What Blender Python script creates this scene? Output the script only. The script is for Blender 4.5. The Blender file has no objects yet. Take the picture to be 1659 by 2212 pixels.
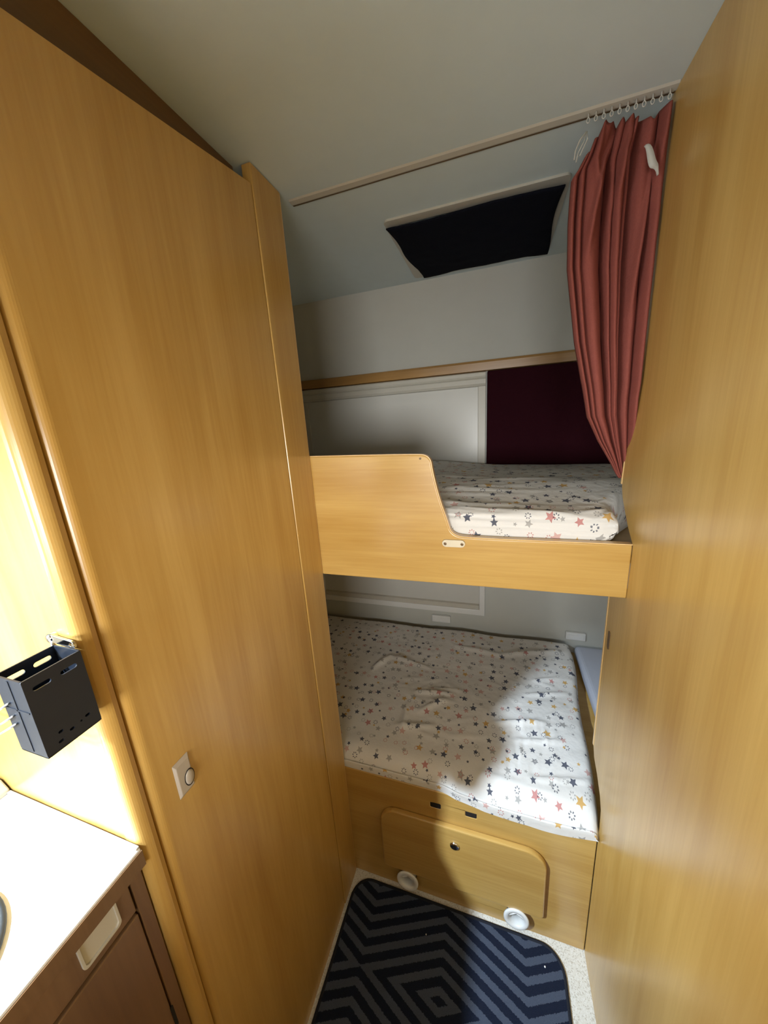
import bpy, bmesh, math, random
from mathutils import Vector, Matrix, noise

# ---------------------------------------------------------------- camera
SC = bpy.context.scene
COL = SC.collection
W_IMG, H_IMG = 1659, 2212
cam_d = bpy.data.cameras.new('camera')
cam_d.sensor_fit = 'HORIZONTAL'
cam_d.sensor_width = 36.0
cam_d.lens = 740.0 / W_IMG * 36.0
cam_d.clip_start = 0.01
cam = bpy.data.objects.new('camera', cam_d)
cam.location = (0.4366, -0.7512, 1.4669)
cam.rotation_euler = (1.3261, 0.0623, 0.3094)
COL.objects.link(cam)
SC.camera = cam

# ---------------------------------------------------------------- world, lights, exposure
SC.view_settings.view_transform = 'Standard'
SC.view_settings.look = 'None'
SC.view_settings.gamma = 1.0
SC.view_settings.use_curve_mapping = False
SC.view_settings.exposure = 0.0

world = bpy.data.worlds.new('world')
SC.world = world
world.use_nodes = True
world.node_tree.nodes['Background'].inputs[0].default_value = (0.80, 0.90, 1.0, 1)
world.node_tree.nodes['Background'].inputs[1].default_value = 0.5


def area(name, loc, target, sx, sy, power, color=(1, 1, 1), spread=180):
    d = bpy.data.lights.new(name, 'AREA')
    d.shape = 'RECTANGLE'
    d.size, d.size_y = sx, sy
    d.energy = power
    d.color = color
    d.spread = math.radians(spread)
    o = bpy.data.objects.new(name, d)
    o.location = loc
    o.rotation_euler = (Vector(target) - Vector(loc)).to_track_quat('-Z', 'Y').to_euler()
    COL.objects.link(o)
    return o


# daylight through the rear window, through the kitchen window, and one added, unseen spotlight
area('rear_window_light', (0.50, -2.16, 1.25), (0.34, 0, 1.25), 0.85, 0.56, 42, (1.0, 1.0, 0.975))
area('kitchen_window_light', (-0.575, -1.30, 1.29), (0.2, -1.05, 1.02), 0.60, 0.40, 11.5, (0.90, 0.97, 1.0), 118)
sp = bpy.data.lights.new('added_spot_light', 'SPOT')
sp.energy = 295
sp.color = (0.73, 0.87, 1.0)
sp.spot_size = math.radians(39)
sp.spot_blend = 1.0
sp.shadow_soft_size = 0.028
spo = bpy.data.objects.new('added_spot_light', sp)
spo.location = (-0.42, -1.25, 1.925)
spo.rotation_euler = (Vector((0.46, 0.10, 0.14)) - spo.location).to_track_quat('-Z', 'Y').to_euler()
COL.objects.link(spo)

# ---------------------------------------------------------------- helpers


def nodes_of(m):
    m.use_nodes = True
    nt = m.node_tree
    return nt, nt.nodes, nt.links, nt.nodes['Principled BSDF']


def mat(name, col, rough=0.5, metal=0.0, noise_amt=0.0, noise_scale=60, bump=0.0, coat=0.0, spec=0.5):
    m = bpy.data.materials.new(name)
    nt, N, L, b = nodes_of(m)
    b.inputs['Base Color'].default_value = (*col, 1)
    b.inputs['Roughness'].default_value = rough
    b.inputs['Metallic'].default_value = metal
    b.inputs['Coat Weight'].default_value = coat
    b.inputs['Specular IOR Level'].default_value = spec
    if noise_amt or bump:
        tc = N.new('ShaderNodeTexCoord')
        nz = N.new('ShaderNodeTexNoise')
        nz.inputs['Scale'].default_value = noise_scale
        nz.inputs['Detail'].default_value = 5
        L.new(tc.outputs['Object'], nz.inputs['Vector'])
        if noise_amt:
            mx = N.new('ShaderNodeMix')
            mx.data_type = 'RGBA'
            mx.inputs[6].default_value = (*[c * (1 - noise_amt) for c in col], 1)
            mx.inputs[7].default_value = (*[min(1, c * (1 + noise_amt)) for c in col], 1)
            L.new(nz.outputs['Fac'], mx.inputs[0])
            L.new(mx.outputs[2], b.inputs['Base Color'])
        if bump:
            bp = N.new('ShaderNodeBump')
            bp.inputs['Strength'].default_value = bump
            bp.inputs['Distance'].default_value = 0.002
            L.new(nz.outputs['Fac'], bp.inputs['Height'])
            L.new(bp.outputs['Normal'], b.inputs['Normal'])
    return m


def wood(name, axis, light, dark, rough=0.28, coat=0.25):
    """pale foil-wrapped beech: long soft grain streaks and fine pores along `axis`"""
    m = bpy.data.materials.new(name)
    nt, N, L, b = nodes_of(m)
    tc = N.new('ShaderNodeTexCoord')

    def streak(across, along, detail, offs):
        mp = N.new('ShaderNodeMapping')
        s = [across] * 3
        s['XYZ'.index(axis)] = along
        mp.inputs['Scale'].default_value = s
        mp.inputs['Location'].default_value = (offs, offs * 1.7, offs * .6)
        L.new(tc.outputs['Object'], mp.inputs['Vector'])
        n = N.new('ShaderNodeTexNoise')
        n.inputs['Scale'].default_value = 1.0
        n.inputs['Detail'].default_value = detail
        n.inputs['Roughness'].default_value = 0.55
        n.inputs['Distortion'].default_value = 0.25
        L.new(mp.outputs['Vector'], n.inputs['Vector'])
        return n
    broad = streak(16, 1.3, 3, 3.1)
    fine = streak(170, 7, 4, 9.4)
    ma = N.new('ShaderNodeMath'); ma.operation = 'MULTIPLY_ADD'
    ma.inputs[1].default_value = 0.40
    L.new(fine.outputs['Fac'], ma.inputs[0])
    mb = N.new('ShaderNodeMath'); mb.operation = 'MULTIPLY'
    mb.inputs[1].default_value = 0.95
    L.new(broad.outputs['Fac'], mb.inputs[0])
    L.new(mb.outputs[0], ma.inputs[2])
    rp = N.new('ShaderNodeValToRGB')
    rp.color_ramp.elements[0].position = 0.47
    rp.color_ramp.elements[0].color = (*dark, 1)
    rp.color_ramp.elements[1].position = 0.88
    rp.color_ramp.elements[1].color = (*light, 1)
    L.new(ma.outputs[0], rp.inputs['Fac'])
    L.new(rp.outputs['Color'], b.inputs['Base Color'])
    b.inputs['Roughness'].default_value = rough
    b.inputs['Coat Weight'].default_value = coat
    b.inputs['Coat Roughness'].default_value = 0.22
    bp = N.new('ShaderNodeBump')
    bp.inputs['Strength'].default_value = 0.05
    bp.inputs['Distance'].default_value = 0.001
    L.new(fine.outputs['Fac'], bp.inputs['Height'])
    L.new(bp.outputs['Normal'], b.inputs['Normal'])
    return m


class G:
    """tiny node-math builder"""

    def __init__(self, nt):
        self.N, self.L = nt.nodes, nt.links

    def m(self, op, a, b=None, c=None):
        n = self.N.new('ShaderNodeMath')
        n.operation = op
        for i, v in enumerate((a, b, c)):
            if v is None:
                continue
            if isinstance(v, (int, float)):
                n.inputs[i].default_value = v
            else:
                self.L.new(v, n.inputs[i])
        return n.outputs[0]

    def mixc(self, f, a, b):
        n = self.N.new('ShaderNodeMix')
        n.data_type = 'RGBA'
        for s, v in ((0, f), (6, a), (7, b)):
            if isinstance(v, tuple):
                n.inputs[s].default_value = (*v, 1)
            elif isinstance(v, (int, float)):
                n.inputs[s].default_value = v
            else:
                self.L.new(v, n.inputs[s])
        return n.outputs[2]


def sheet_material():
    """off-white cotton printed with navy, rose, mustard and grey stars, tiny stars and dot bursts"""
    m = bpy.data.materials.new('star_print_cotton')
    nt, N, L, b = nodes_of(m)
    g = G(nt)
    uv = N.new('ShaderNodeTexCoord').outputs['UV']
    base = (0.725, 0.71, 0.685)

    def layer(cell, offs, rmin, rmax, kind, colors, prev, keep=1.0, strength=1.0):
        mp = N.new('ShaderNodeMapping')
        mp.inputs['Scale'].default_value = (1 / cell, 1 / cell, 1)
        mp.inputs['Location'].default_value = (offs, offs * 2.3, 0)
        L.new(uv, mp.inputs['Vector'])
        vo = N.new('ShaderNodeTexVoronoi')
        vo.voronoi_dimensions = '2D'
        vo.inputs['Scale'].default_value = 1.0
        vo.inputs['Randomness'].default_value = 0.62
        L.new(mp.outputs['Vector'], vo.inputs['Vector'])
        sub = N.new('ShaderNodeVectorMath'); sub.operation = 'SUBTRACT'
        L.new(mp.outputs['Vector'], sub.inputs[0])
        L.new(vo.outputs['Position'], sub.inputs[1])
        sx = N.new('ShaderNodeSeparateXYZ')
        L.new(sub.outputs[0], sx.inputs[0])
        sc = N.new('ShaderNodeSeparateColor')
        L.new(vo.outputs['Color'], sc.inputs[0])
        r1, r2, r3 = sc.outputs[0], sc.outputs[1], sc.outputs[2]
        x, y = sx.outputs[0], sx.outputs[1]
        r = g.m('SQRT', g.m('ADD', g.m('MULTIPLY', x, x), g.m('MULTIPLY', y, y)))
        ang = g.m('ADD', g.m('ARCTAN2', y, x), g.m('MULTIPLY', r1, 6.283))
        R = g.m('MULTIPLY_ADD', r2, (rmax - rmin) / cell, rmin / cell)
        if kind == 'star':
            n5 = 2 * math.pi / 5
            bb = g.m('ABSOLUTE', g.m('SUBTRACT', g.m('MODULO', g.m('ADD', ang, 31.4159), n5), n5 / 2))
            k, c5, s5 = 0.47, math.cos(math.pi / 5), math.sin(math.pi / 5)
            xx = g.m('MULTIPLY', r, g.m('COSINE', bb))
            yy = g.m('MULTIPLY', r, g.m('SINE', bb))
            v = g.m('ADD', g.m('MULTIPLY', xx, k * s5), g.m('MULTIPLY', yy, 1 - k * c5))
            mask = g.m('LESS_THAN', v, g.m('MULTIPLY', R, k * s5))
        else:
            n6 = 2 * math.pi / 7
            bb = g.m('ABSOLUTE', g.m('SUBTRACT', g.m('MODULO', g.m('ADD', ang, 31.4159), n6), n6 / 2))
            a1 = g.m('LESS_THAN', g.m('MULTIPLY', r, bb), g.m('MULTIPLY', R, 0.17))
            a2 = g.m('LESS_THAN', r, R)
            a3 = g.m('GREATER_THAN', r, g.m('MULTIPLY', R, 0.55))
            mask = g.m('MULTIPLY', a1, g.m('MULTIPLY', a2, a3))
        mask = g.m('MULTIPLY', mask, g.m('LESS_THAN', g.m('FRACT', g.m('MULTIPLY', r3, 7.31)), keep))
        rp = N.new('ShaderNodeValToRGB')
        rp.color_ramp.interpolation = 'CONSTANT'
        el = rp.color_ramp.elements
        while len(el) < len(colors):
            el.new(0.5)
        for i, c in enumerate(colors):
            el[i].position = i / len(colors)
            el[i].color = (*c, 1)
        L.new(r3, rp.inputs['Fac'])
        return g.mixc(g.m('MULTIPLY', mask, strength), prev, rp.outputs['Color'])
    navy, rose, must, grey, pale = (0.035, 0.045, 0.085), (0.50, 0.20, 0.19), (0.58, 0.34, 0.08), (0.36, 0.35, 0.34), (0.60, 0.37, 0.34)
    c = layer(0.043, 0.31, 0.0085, 0.0135, 'star', [navy, pale, grey, must, rose, navy, pale, grey, navy, grey], base, 0.86, 0.9)
    c = layer(0.041, 5.77, 0.0065, 0.0085, 'burst', [navy, grey, navy, grey, rose], c, 0.8, 0.8)
    c = layer(0.052, 9.13, 0.0045, 0.0068, 'star', [navy, navy, grey, must], c, 0.8, 0.92)
    L.new(c, b.inputs['Base Color'])
    b.inputs['Roughness'].default_value = 0.85
    b.inputs['Specular IOR Level'].default_value = 0.2
    nz = N.new('ShaderNodeTexNoise')
    nz.inputs['Scale'].default_value = 38
    nz.inputs['Detail'].default_value = 6
    L.new(uv, nz.inputs['Vector'])
    bp = N.new('ShaderNodeBump')
    bp.inputs['Strength'].default_value = 0.45
    bp.inputs['Distance'].default_value = 0.005
    L.new(nz.outputs['Fac'], bp.inputs['Height'])
    L.new(bp.outputs['Normal'], b.inputs['Normal'])
    return m


def rug_material():
    """short-pile rug woven in slate zigzags that close into diamonds, on navy"""
    m = bpy.data.materials.new('zigzag_rug')
    nt, N, L, b = nodes_of(m)
    g = G(nt)
    tc = N.new('ShaderNodeTexCoord').outputs['Object']
    sx = N.new('ShaderNodeSeparateXYZ')
    L.new(tc, sx.inputs[0])
    nz = N.new('ShaderNodeTexNoise')
    nz.inputs['Scale'].default_value = 320
    nz.inputs['Detail'].default_value = 3
    L.new(tc, nz.inputs['Vector'])
    wob = g.m('MULTIPLY', g.m('SUBTRACT', nz.outputs['Fac'], 0.5), 0.007)
    X, Y = sx.outputs[0], sx.outputs[1]
    tri = g.m('PINGPONG', g.m('ADD', X, 10 * 0.44 - 0.316), 0.22)
    yy = g.m('PINGPONG', g.m('ADD', Y, 0.205 + 6.0), 0.30)
    f = g.m('ADD', g.m('ADD', yy, g.m('MULTIPLY', tri, 0.43)), wob)
    fr = g.m('FRACT', g.m('ADD', g.m('DIVIDE', f, 0.0350), 0.45 + 0.27))
    mask = g.m('LESS_THAN', fr, 0.47)
    pile = N.new('ShaderNodeTexNoise')
    pile.inputs['Scale'].default_value = 900
    L.new(tc, pile.inputs['Vector'])
    lt = g.mixc(pile.outputs['Fac'], (0.042, 0.054, 0.085), (0.095, 0.115, 0.165))
    dk = g.mixc(pile.outputs['Fac'], (0.006, 0.009, 0.022), (0.018, 0.025, 0.048))
    L.new(g.mixc(mask, dk, lt), b.inputs['Base Color'])
    b.inputs['Roughness'].default_value = 0.95
    b.inputs['Specular IOR Level'].default_value = 0.1
    bp = N.new('ShaderNodeBump')
    bp.inputs['Strength'].default_value = 0.6
    bp.inputs['Distance'].default_value = 0.003
    L.new(g.m('ADD', pile.outputs['Fac'], g.m('MULTIPLY', mask, 0.6)), bp.inputs['Height'])
    L.new(bp.outputs['Normal'], b.inputs['Normal'])
    return m


def speckle_material():
    """cream vinyl floor with small grey and tan flecks"""
    m = bpy.data.materials.new('speckled_vinyl')
    nt, N, L, b = nodes_of(m)
    g = G(nt)
    tc = N.new('ShaderNodeTexCoord').outputs['Object']
    v = N.new('ShaderNodeTexVoronoi')
    v.inputs['Scale'].default_value = 420
    L.new(tc, v.inputs['Vector'])
    sc = N.new('ShaderNodeSeparateColor')
    L.new(v.outputs['Color'], sc.inputs[0])
    a = g.mixc(g.m('GREATER_THAN', sc.outputs[0], 0.72), (0.70, 0.685, 0.63), (0.54, 0.51, 0.45))
    a = g.mixc(g.m('GREATER_THAN', sc.outputs[1], 0.75), a, (0.76, 0.75, 0.71))
    L.new(a, b.inputs['Base Color'])
    b.inputs['Roughness'].default_value = 0.45
    return m


def link(o, parent=None):
    COL.objects.link(o)
    if parent is not None:
        o.parent = parent
        o.matrix_parent_inverse = Matrix.Translation(-parent.matrix_world_loc) if False else Matrix.Translation(parent.location).inverted()
    return o


def put(name, bm, material, parent=None, smooth=False, bevel=0.0, segs=2):
    bmesh.ops.recalc_face_normals(bm, faces=bm.faces)
    me = bpy.data.meshes.new(name)
    bm.to_mesh(me)
    bm.free()
    me.materials.append(material)
    if smooth:
        for p in me.polygons:
            p.use_smooth = True
    o = bpy.data.objects.new(name, me)
    link(o, parent)
    if bevel:
        md = o.modifiers.new('bevel', 'BEVEL')
        md.width = bevel
        md.segments = segs
        md.limit_method = 'ANGLE'
        md.angle_limit = math.radians(35)
    return o


def tag(o, label=None, cat=None, group=None, kind=None):
    for k, v in (('label', label), ('category', cat), ('group', group), ('kind', kind)):
        if v:
            o[k] = v
    return o


def thing(name, loc, label, cat, group=None):
    o = bpy.data.objects.new(name, None)
    o.location = loc
    o.empty_display_size = 0.05
    COL.objects.link(o)
    return tag(o, label, cat, group)


def box_bm(x0, x1, y0, y1, z0, z1, bm=None):
    bm = bm or bmesh.new()
    r = bmesh.ops.create_cube(bm, size=1)
    for v in r['verts']:
        v.co = Vector(((x0 + x1) / 2 + v.co.x * (x1 - x0), (y0 + y1) / 2 + v.co.y * (y1 - y0), (z0 + z1) / 2 + v.co.z * (z1 - z0)))
    return bm


def plate_bm(outline, holes, plane, d0, d1, bm=None):
    """extruded flat shape with holes; plane 'XZ' | 'YZ' | 'XY', from depth d0 to d1"""
    out = bm or bmesh.new()
    t = bmesh.new()
    edges = []

    def P(u, v, d):
        return {'XZ': (u, d, v), 'YZ': (d, u, v), 'XY': (u, v, d)}[plane]
    for loop in [outline] + list(holes):
        vs = [t.verts.new(P(u, v, d0)) for u, v in loop]
        for i in range(len(vs)):
            edges.append(t.edges.new((vs[i], vs[(i + 1) % len(vs)])))
    n = Vector(P(0, 0, 1))
    bmesh.ops.triangle_fill(t, use_beauty=True, use_dissolve=not holes, edges=edges, normal=n)
    r = bmesh.ops.extrude_face_region(t, geom=t.faces[:])
    vs = [e for e in r['geom'] if isinstance(e, bmesh.types.BMVert)]
    bmesh.ops.translate(t, verts=vs, vec=Vector(P(0, 0, d1)) - Vector(P(0, 0, d0)))
    bmesh.ops.recalc_face_normals(t, faces=t.faces)
    me = bpy.data.meshes.new('tmp')
    t.to_mesh(me)
    t.free()
    out.from_mesh(me)
    bpy.data.meshes.remove(me)
    return out


def rrect(u0, u1, v0, v1, r, n=6):
    """rounded rectangle; r may be a 4-tuple (lower left, lower right, upper right, upper left)"""
    rs = r if isinstance(r, tuple) else (r,) * 4
    pts = []
    for (cu, cv, a0, rr) in ((u0, v0, math.pi, rs[0]), (u1, v0, 1.5 * math.pi, rs[1]), (u1, v1, 0, rs[2]), (u0, v1, .5 * math.pi, rs[3])):
        su = 1 if cu == u0 else -1
        sv = 1 if cv == v0 else -1
        if rr <= 1e-6:
            pts.append((cu, cv))
            continue
        for i in range(n + 1):
            a = a0 + .5 * math.pi * i / n
            pts.append((cu + su * rr + rr * math.cos(a), cv + sv * rr + rr * math.sin(a)))
    return pts


def circle(cu, cv, r, n=24, rv=None):
    rv = rv or r
    return [(cu + r * math.cos(2 * math.pi * i / n), cv + rv * math.sin(2 * math.pi * i / n)) for i in range(n)]


def tube_bm(path, r, n=8, bm=None, closed=False):
    bm = bm or bmesh.new()
    pts = [Vector(p) for p in path]
    rings = []
    up = Vector((0.123, 0.31, 0.94)).normalized()
    N = len(pts)
    for i, p in enumerate(pts):
        a = pts[(i - 1) % N] if (closed or i > 0) else p
        c = pts[(i + 1) % N] if (closed or i < N - 1) else p
        t = (c - a).normalized()
        s = t.cross(up)
        if s.length < 1e-3:
            s = t.cross(Vector((1, 0, 0)))
        s.normalize()
        q = s.cross(t)
        rings.append([bm.verts.new(p + r * (math.cos(2 * math.pi * k / n) * s + math.sin(2 * math.pi * k / n) * q)) for k in range(n)])
    M = N if closed else N - 1
    for i in range(M):
        A, B = rings[i], rings[(i + 1) % N]
        for k in range(n):
            bm.faces.new((A[k], A[(k + 1) % n], B[(k + 1) % n], B[k]))
    if not closed:
        bm.faces.new(rings[0])
        bm.faces.new(rings[-1])
    return bm


def lathe_bm(profile, center, axis, n=32, bm=None, squash=1.0):
    """profile: (radius, distance along axis) pairs"""
    bm = bm or bmesh.new()
    c = Vector(center)
    ax = Vector(axis).normalized()
    s = ax.cross(Vector((0, 0, 1)))
    if s.length < 1e-3:
        s = Vector((1, 0, 0))
    s.normalize()
    q = ax.cross(s)
    rings = []
    for r, d in profile:
        if r < 1e-6:
            rings.append([bm.verts.new(c + ax * d)])
        else:
            rings.append([bm.verts.new(c + ax * d + r * (math.cos(2 * math.pi * k / n) * s + squash * math.sin(2 * math.pi * k / n) * q)) for k in range(n)])
    for A, B in zip(rings, rings[1:]):
        for k in range(n):
            k2 = (k + 1) % n
            if len(A) == 1 and len(B) == 1:
                continue
            if len(A) == 1:
                bm.faces.new((A[0], B[k], B[k2]))
            elif len(B) == 1:
                bm.faces.new((A[k], A[k2], B[0]))
            else:
                bm.faces.new((A[k], A[k2], B[k2], B[k]))
    return bm


def prism_bm(profile, x0, x1, axis='X', bm=None):
    """closed profile swept straight; axis X: profile is (y,z); axis Z: (x,y); axis Y: (x,z)"""
    bm = bm or bmesh.new()

    def P(a, b_, d):
        return {'X': (d, a, b_), 'Z': (a, b_, d), 'Y': (a, d, b_)}[axis]
    A = [bm.verts.new(P(a, b_, x0)) for a, b_ in profile]
    B = [bm.verts.new(P(a, b_, x1)) for a, b_ in profile]
    n = len(A)
    for i in range(n):
        bm.faces.new((A[i], A[(i + 1) % n], B[(i + 1) % n], B[i]))
    bm.faces.new(A)
    bm.faces.new(B)
    return bm


# ---------------------------------------------------------------- materials
WL, WD = (0.60, 0.385, 0.118), (0.46, 0.262, 0.062)
M = {
    'wood_z': wood('beech_upright', 'Z', WL, WD),
    'wood_y': wood('beech_along_y', 'Y', WL, WD),
    'wood_x': wood('beech_crosswise', 'X', WL, WD),
    'wood_edge': wood('beech_edge_band', 'Z', (0.78, 0.54, 0.25), (0.64, 0.40, 0.16)),
    'wood_dark': wood('dark_wood_strip', 'Y', (0.17, 0.085, 0.026), (0.11, 0.055, 0.017)),  # darker wood tone for the strip above the wardrobe
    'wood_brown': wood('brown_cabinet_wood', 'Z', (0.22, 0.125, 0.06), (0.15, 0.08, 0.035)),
    'wood_trim': wood('trim_brown', 'X', (0.42, 0.235, 0.075), (0.30, 0.16, 0.05)),
    'ceiling': mat('ceiling_board', (0.69, 0.80, 0.83), 0.6, noise_amt=0.03, noise_scale=25),
    'wall': mat('wall_board', (0.56, 0.57, 0.53), 0.55, noise_amt=0.03, noise_scale=18),
    'cream': mat('cream_plastic', (0.56, 0.54, 0.475), 0.4, noise_amt=0.02),
    'blind': mat('blind_film', (0.62, 0.62, 0.585), 0.32, noise_amt=0.02, noise_scale=12),
    'latch': mat('latch_plastic', (0.66, 0.59, 0.44), 0.45, noise_amt=0.04),
    'white': mat('white_plastic', (0.78, 0.79, 0.78), 0.35, noise_amt=0.02),
    'greyplate': mat('putty_plastic', (0.47, 0.42, 0.36), 0.4, noise_amt=0.02),
    'worktop': mat('white_laminate', (0.86, 0.88, 0.88), 0.16, noise_amt=0.015, noise_scale=400),
    'black': mat('black_plastic', (0.010, 0.014, 0.023), 0.36, noise_amt=0.1, bump=0.05),
    'rubber': mat('dark_seal', (0.012, 0.016, 0.018), 0.6, noise_amt=0.1),
    'void': mat('dark_recess', (0.010, 0.008, 0.008), 0.8, noise_amt=0.1),
    'chrome': mat('chrome', (0.80, 0.80, 0.80), 0.12, 1.0, noise_amt=0.01),
    'wire': mat('grey_wire', (0.30, 0.30, 0.30), 0.35, 0.8, noise_amt=0.02),
    'screw': mat('screw_brown', (0.16, 0.10, 0.05), 0.5, 0.3, noise_amt=0.05),
    'navy': mat('navy_blackout_cloth', (0.006, 0.007, 0.013), 0.95, noise_amt=0.25, noise_scale=300, bump=0.3, spec=0.1),
    'maroon': mat('maroon_velour', (0.024, 0.0035, 0.007), 0.95, noise_amt=0.2, noise_scale=250, bump=0.2, spec=0.1),
    'curtain': mat('rose_brown_cotton', (0.25, 0.070, 0.054), 0.9, noise_amt=0.12, noise_scale=350, bump=0.25, spec=0.15),
    'tape': mat('white_tape', (0.50, 0.49, 0.45), 0.8, noise_amt=0.05, noise_scale=200),
    'hook': mat('clear_hook', (0.55, 0.54, 0.50), 0.4, noise_amt=0.03),
    'cushion': mat('pale_blue_cotton', (0.52, 0.55, 0.64), 0.9, noise_amt=0.03, bump=0.2, spec=0.1),
    'binding': mat('rug_binding', (0.020, 0.022, 0.030), 0.9, noise_amt=0.2, noise_scale=300, bump=0.4, spec=0.1),
    'lint': mat('white_lint', (0.8, 0.8, 0.8), 0.9, noise_amt=0.05),
    'floor': speckle_material(),
    'rug': rug_material(),
    'sheet': sheet_material(),
}
gm = bpy.data.materials.new('window_glass')
nt, N, L, b = nodes_of(gm)
b.inputs['Transmission Weight'].default_value = 1.0
b.inputs['Roughness'].default_value = 0.0
b.inputs['IOR'].default_value = 1.05
M['glass'] = gm

# ---------------------------------------------------------------- room shell
H = 1.95
XL, XR, YB, YR = -0.60, 1.08, 0.75, -2.2
XW = 0.694                       # face of the right-hand partition
Z_BREAK_Y = 0.585                # where the ceiling ends and the upper wall leans back


def structure(name, bm, m, parent=None, **k):
    o = put(name, bm, m, parent, **k)
    if parent is None:
        o['kind'] = 'structure'
    return o


structure('floor', box_bm(XL - .05, XR + .05, YR - .05, YB + .05, -0.05, 0.0), M['floor'])
structure('ceiling', box_bm(XL - .05, XR + .05, YR - .05, YB + .08, H, H + 0.05), M['ceiling'])
structure('wall_back', prism_bm([(YB, 0), (YB, 1.69), (Z_BREAK_Y, H), (YB + .06, H), (YB + .06, 0)], XL - .05, XR + .05), M['wall'])
wl = structure('wall_left', plate_bm([(YR - .05, 0), (YB + .06, 0), (YB + .06, H), (YR - .05, H)],
                                     [rrect(-1.64, -0.96, 1.07, 1.51, 0.04)], 'YZ', XL - .05, XL), M['wall'])
structure('wall_rear', plate_bm([(XL - .05, 0), (XR + .05, 0), (XR + .05, H), (XL - .05, H)],
                                [rrect(0.04, 0.96, 0.95, 1.55, 0.05)], 'XZ', YR - .05, YR), M['wall'])
structure('wall_outer_right', box_bm(XR, XR + .05, YR - .05, YB + .06, 0, H), M['wall'])
structure('added_shade_divider', box_bm(0.0, XR, -1.30, -1.26, 0, 1.07), M['wood_x'])  # added unseen low divider, keeps rear light off the lower bunk
structure('added_shade_bulkhead', box_bm(0.0, XR, -1.225, -1.185, 1.46, H), M['wood_x'])  # added unseen bulkhead, cuts rear light to ceiling and upper panels
# out-of-frame windows that let the daylight in
w3 = structure('window_3', plate_bm(rrect(-1.67, -0.93, 1.04, 1.54, 0.05), [rrect(-1.64, -0.96, 1.07, 1.51, 0.04)], 'YZ', XL - .004, XL + .012), M['cream'])
structure('pane', box_bm(XL - .035, XL - .031, -1.65, -0.95, 1.06, 1.52), M['glass'], w3)
w4 = structure('window_4', plate_bm(rrect(0.01, 0.99, 0.92, 1.58, 0.06), [rrect(0.04, 0.96, 0.95, 1.55, 0.05)], 'XZ', YR - .004, YR + .012), M['cream'])
structure('pane', box_bm(0.03, 0.97, YR - .035, YR - .031, 0.94, 1.56), M['glass'], w4)

# right-hand partition: tall wooden panel whose far edge steps back between the bunks
edge = [(-1.25, 0), (0.0, 0), (0.0, 0.470), (0.004, 0.520), (0.020, 0.545), (0.055, 0.570), (0.088, 0.585), (0.103, 0.610),
        (0.103, 1.094), (0.004, 1.095), (0.002, 1.208), (0.012, 1.216), (0.036, 1.234), (0.064, 1.262), (0.086, 1.286), (0.098, 1.310), (0.100, 1.36),
        (0.060, H), (-1.25, H)]
wr = structure('wall_right', plate_bm(edge, [], 'YZ', XW, XW + .018), M['wood_z'], bevel=0.0025)
# light edge band along the far edge
eb = bmesh.new()
for za, zb in ((0.612, 1.090), (1.315, 1.90)):
    def ye(z):
        return 0.103 if z < 1.2 else 0.100 + (0.060 - 0.100) * max(0, (z - 1.36)) / (H - 1.36)
    prism = bmesh.new()
    a = [eb.verts.new((x, ye(za) + d, za)) for x, d in ((XW - .001, -0.002), (XW - .001, 0.004), (XW + .019, 0.004), (XW + .019, -.002))]
    c = [eb.verts.new((x, ye(zb) + d, zb)) for x, d in ((XW - .001, -0.002), (XW - .001, 0.004), (XW + .019, 0.004), (XW + .019, -.002))]
    for i in range(4):
        eb.faces.new((a[i], a[(i + 1) % 4], c[(i + 1) % 4], c[i]))
    eb.faces.new(a); eb.faces.new(c)
    prism.free()
tag(structure('edge_band', eb, M['wood_edge'], wr), 'pale rounded edge band on the partition')
structure('strike_slot', plate_bm(rrect(0.066, 0.080, 0.925, 0.972, 0.0069), [], 'YZ', XW - .0012, XW + .004), M['screw'], wr)

# ceiling curtain rail and the wooden strip on the back wall
t1 = structure('trim_1', prism_bm([(0.028, H), (0.031, H - .0025), (0.042, H - .0038), (0.046, H - .0025), (0.046, H)], 0.003, XW), M['cream'])
structure('track_slot', box_bm(0.003, XW, 0.046, 0.0495, H - .0025, H - .0005), M['screw'], t1)
structure('trim_2', prism_bm([(YB - .001, 1.652), (YB - .016, 1.655), (YB - .018, 1.684), (YB - .014, 1.692), (YB + .002, 1.692)], XL, XR), M['wood_trim'])

# upper bunk window: roller cassette, blind, side rails
w1 = structure('window_1', plate_bm([(-0.455, 1.22), (0.392, 1.22), (0.392, 1.648), (-0.455, 1.648)],
                                    [[(-0.405, 1.25), (0.362, 1.25), (0.362, 1.60), (-0.405, 1.60)]], 'XZ', YB - .016, YB), M['cream'], bevel=0.002)
structure('blind', box_bm(-0.415, 0.37, YB - .008, YB - .004, 1.24, 1.61), M['blind'], w1)
structure('roller_cassette', prism_bm([(YB - .001, 1.595), (YB - .026, 1.598), (YB - .032, 1.606), (YB - .032, 1.622), (YB - .026, 1.629), (YB - .030, 1.634), (YB - .030, 1.646), (YB - .022, 1.650), (YB - .001, 1.650)], -0.455, 0.392), M['cream'], w1)
structure('sill_catch', box_bm(-0.02, 0.03, YB - .022, YB - .014, 1.225, 1.245), M['white'], w1, bevel=0.002)
# lower bunk window
w2 = structure('window_2', plate_bm([(-0.455, 0.590), (0.396, 0.590), (0.396, 1.07), (-0.455, 1.07)],
                                    [[(-0.42, 0.618), (0.372, 0.618), (0.372, 1.04), (-0.42, 1.04)]], 'XZ', YB - .026, YB), M['white'], bevel=0.002)
structure('blind', box_bm(-0.43, 0.38, YB - .012, YB - .006, 0.60, 1.05), M['blind'], w2)
structure('bottom_rail', prism_bm([(YB - .012, 0.612), (YB - .022, 0.612), (YB - .022, 0.638), (YB - .012, 0.642)], -0.418, 0.370), M['cream'], w2)

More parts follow.
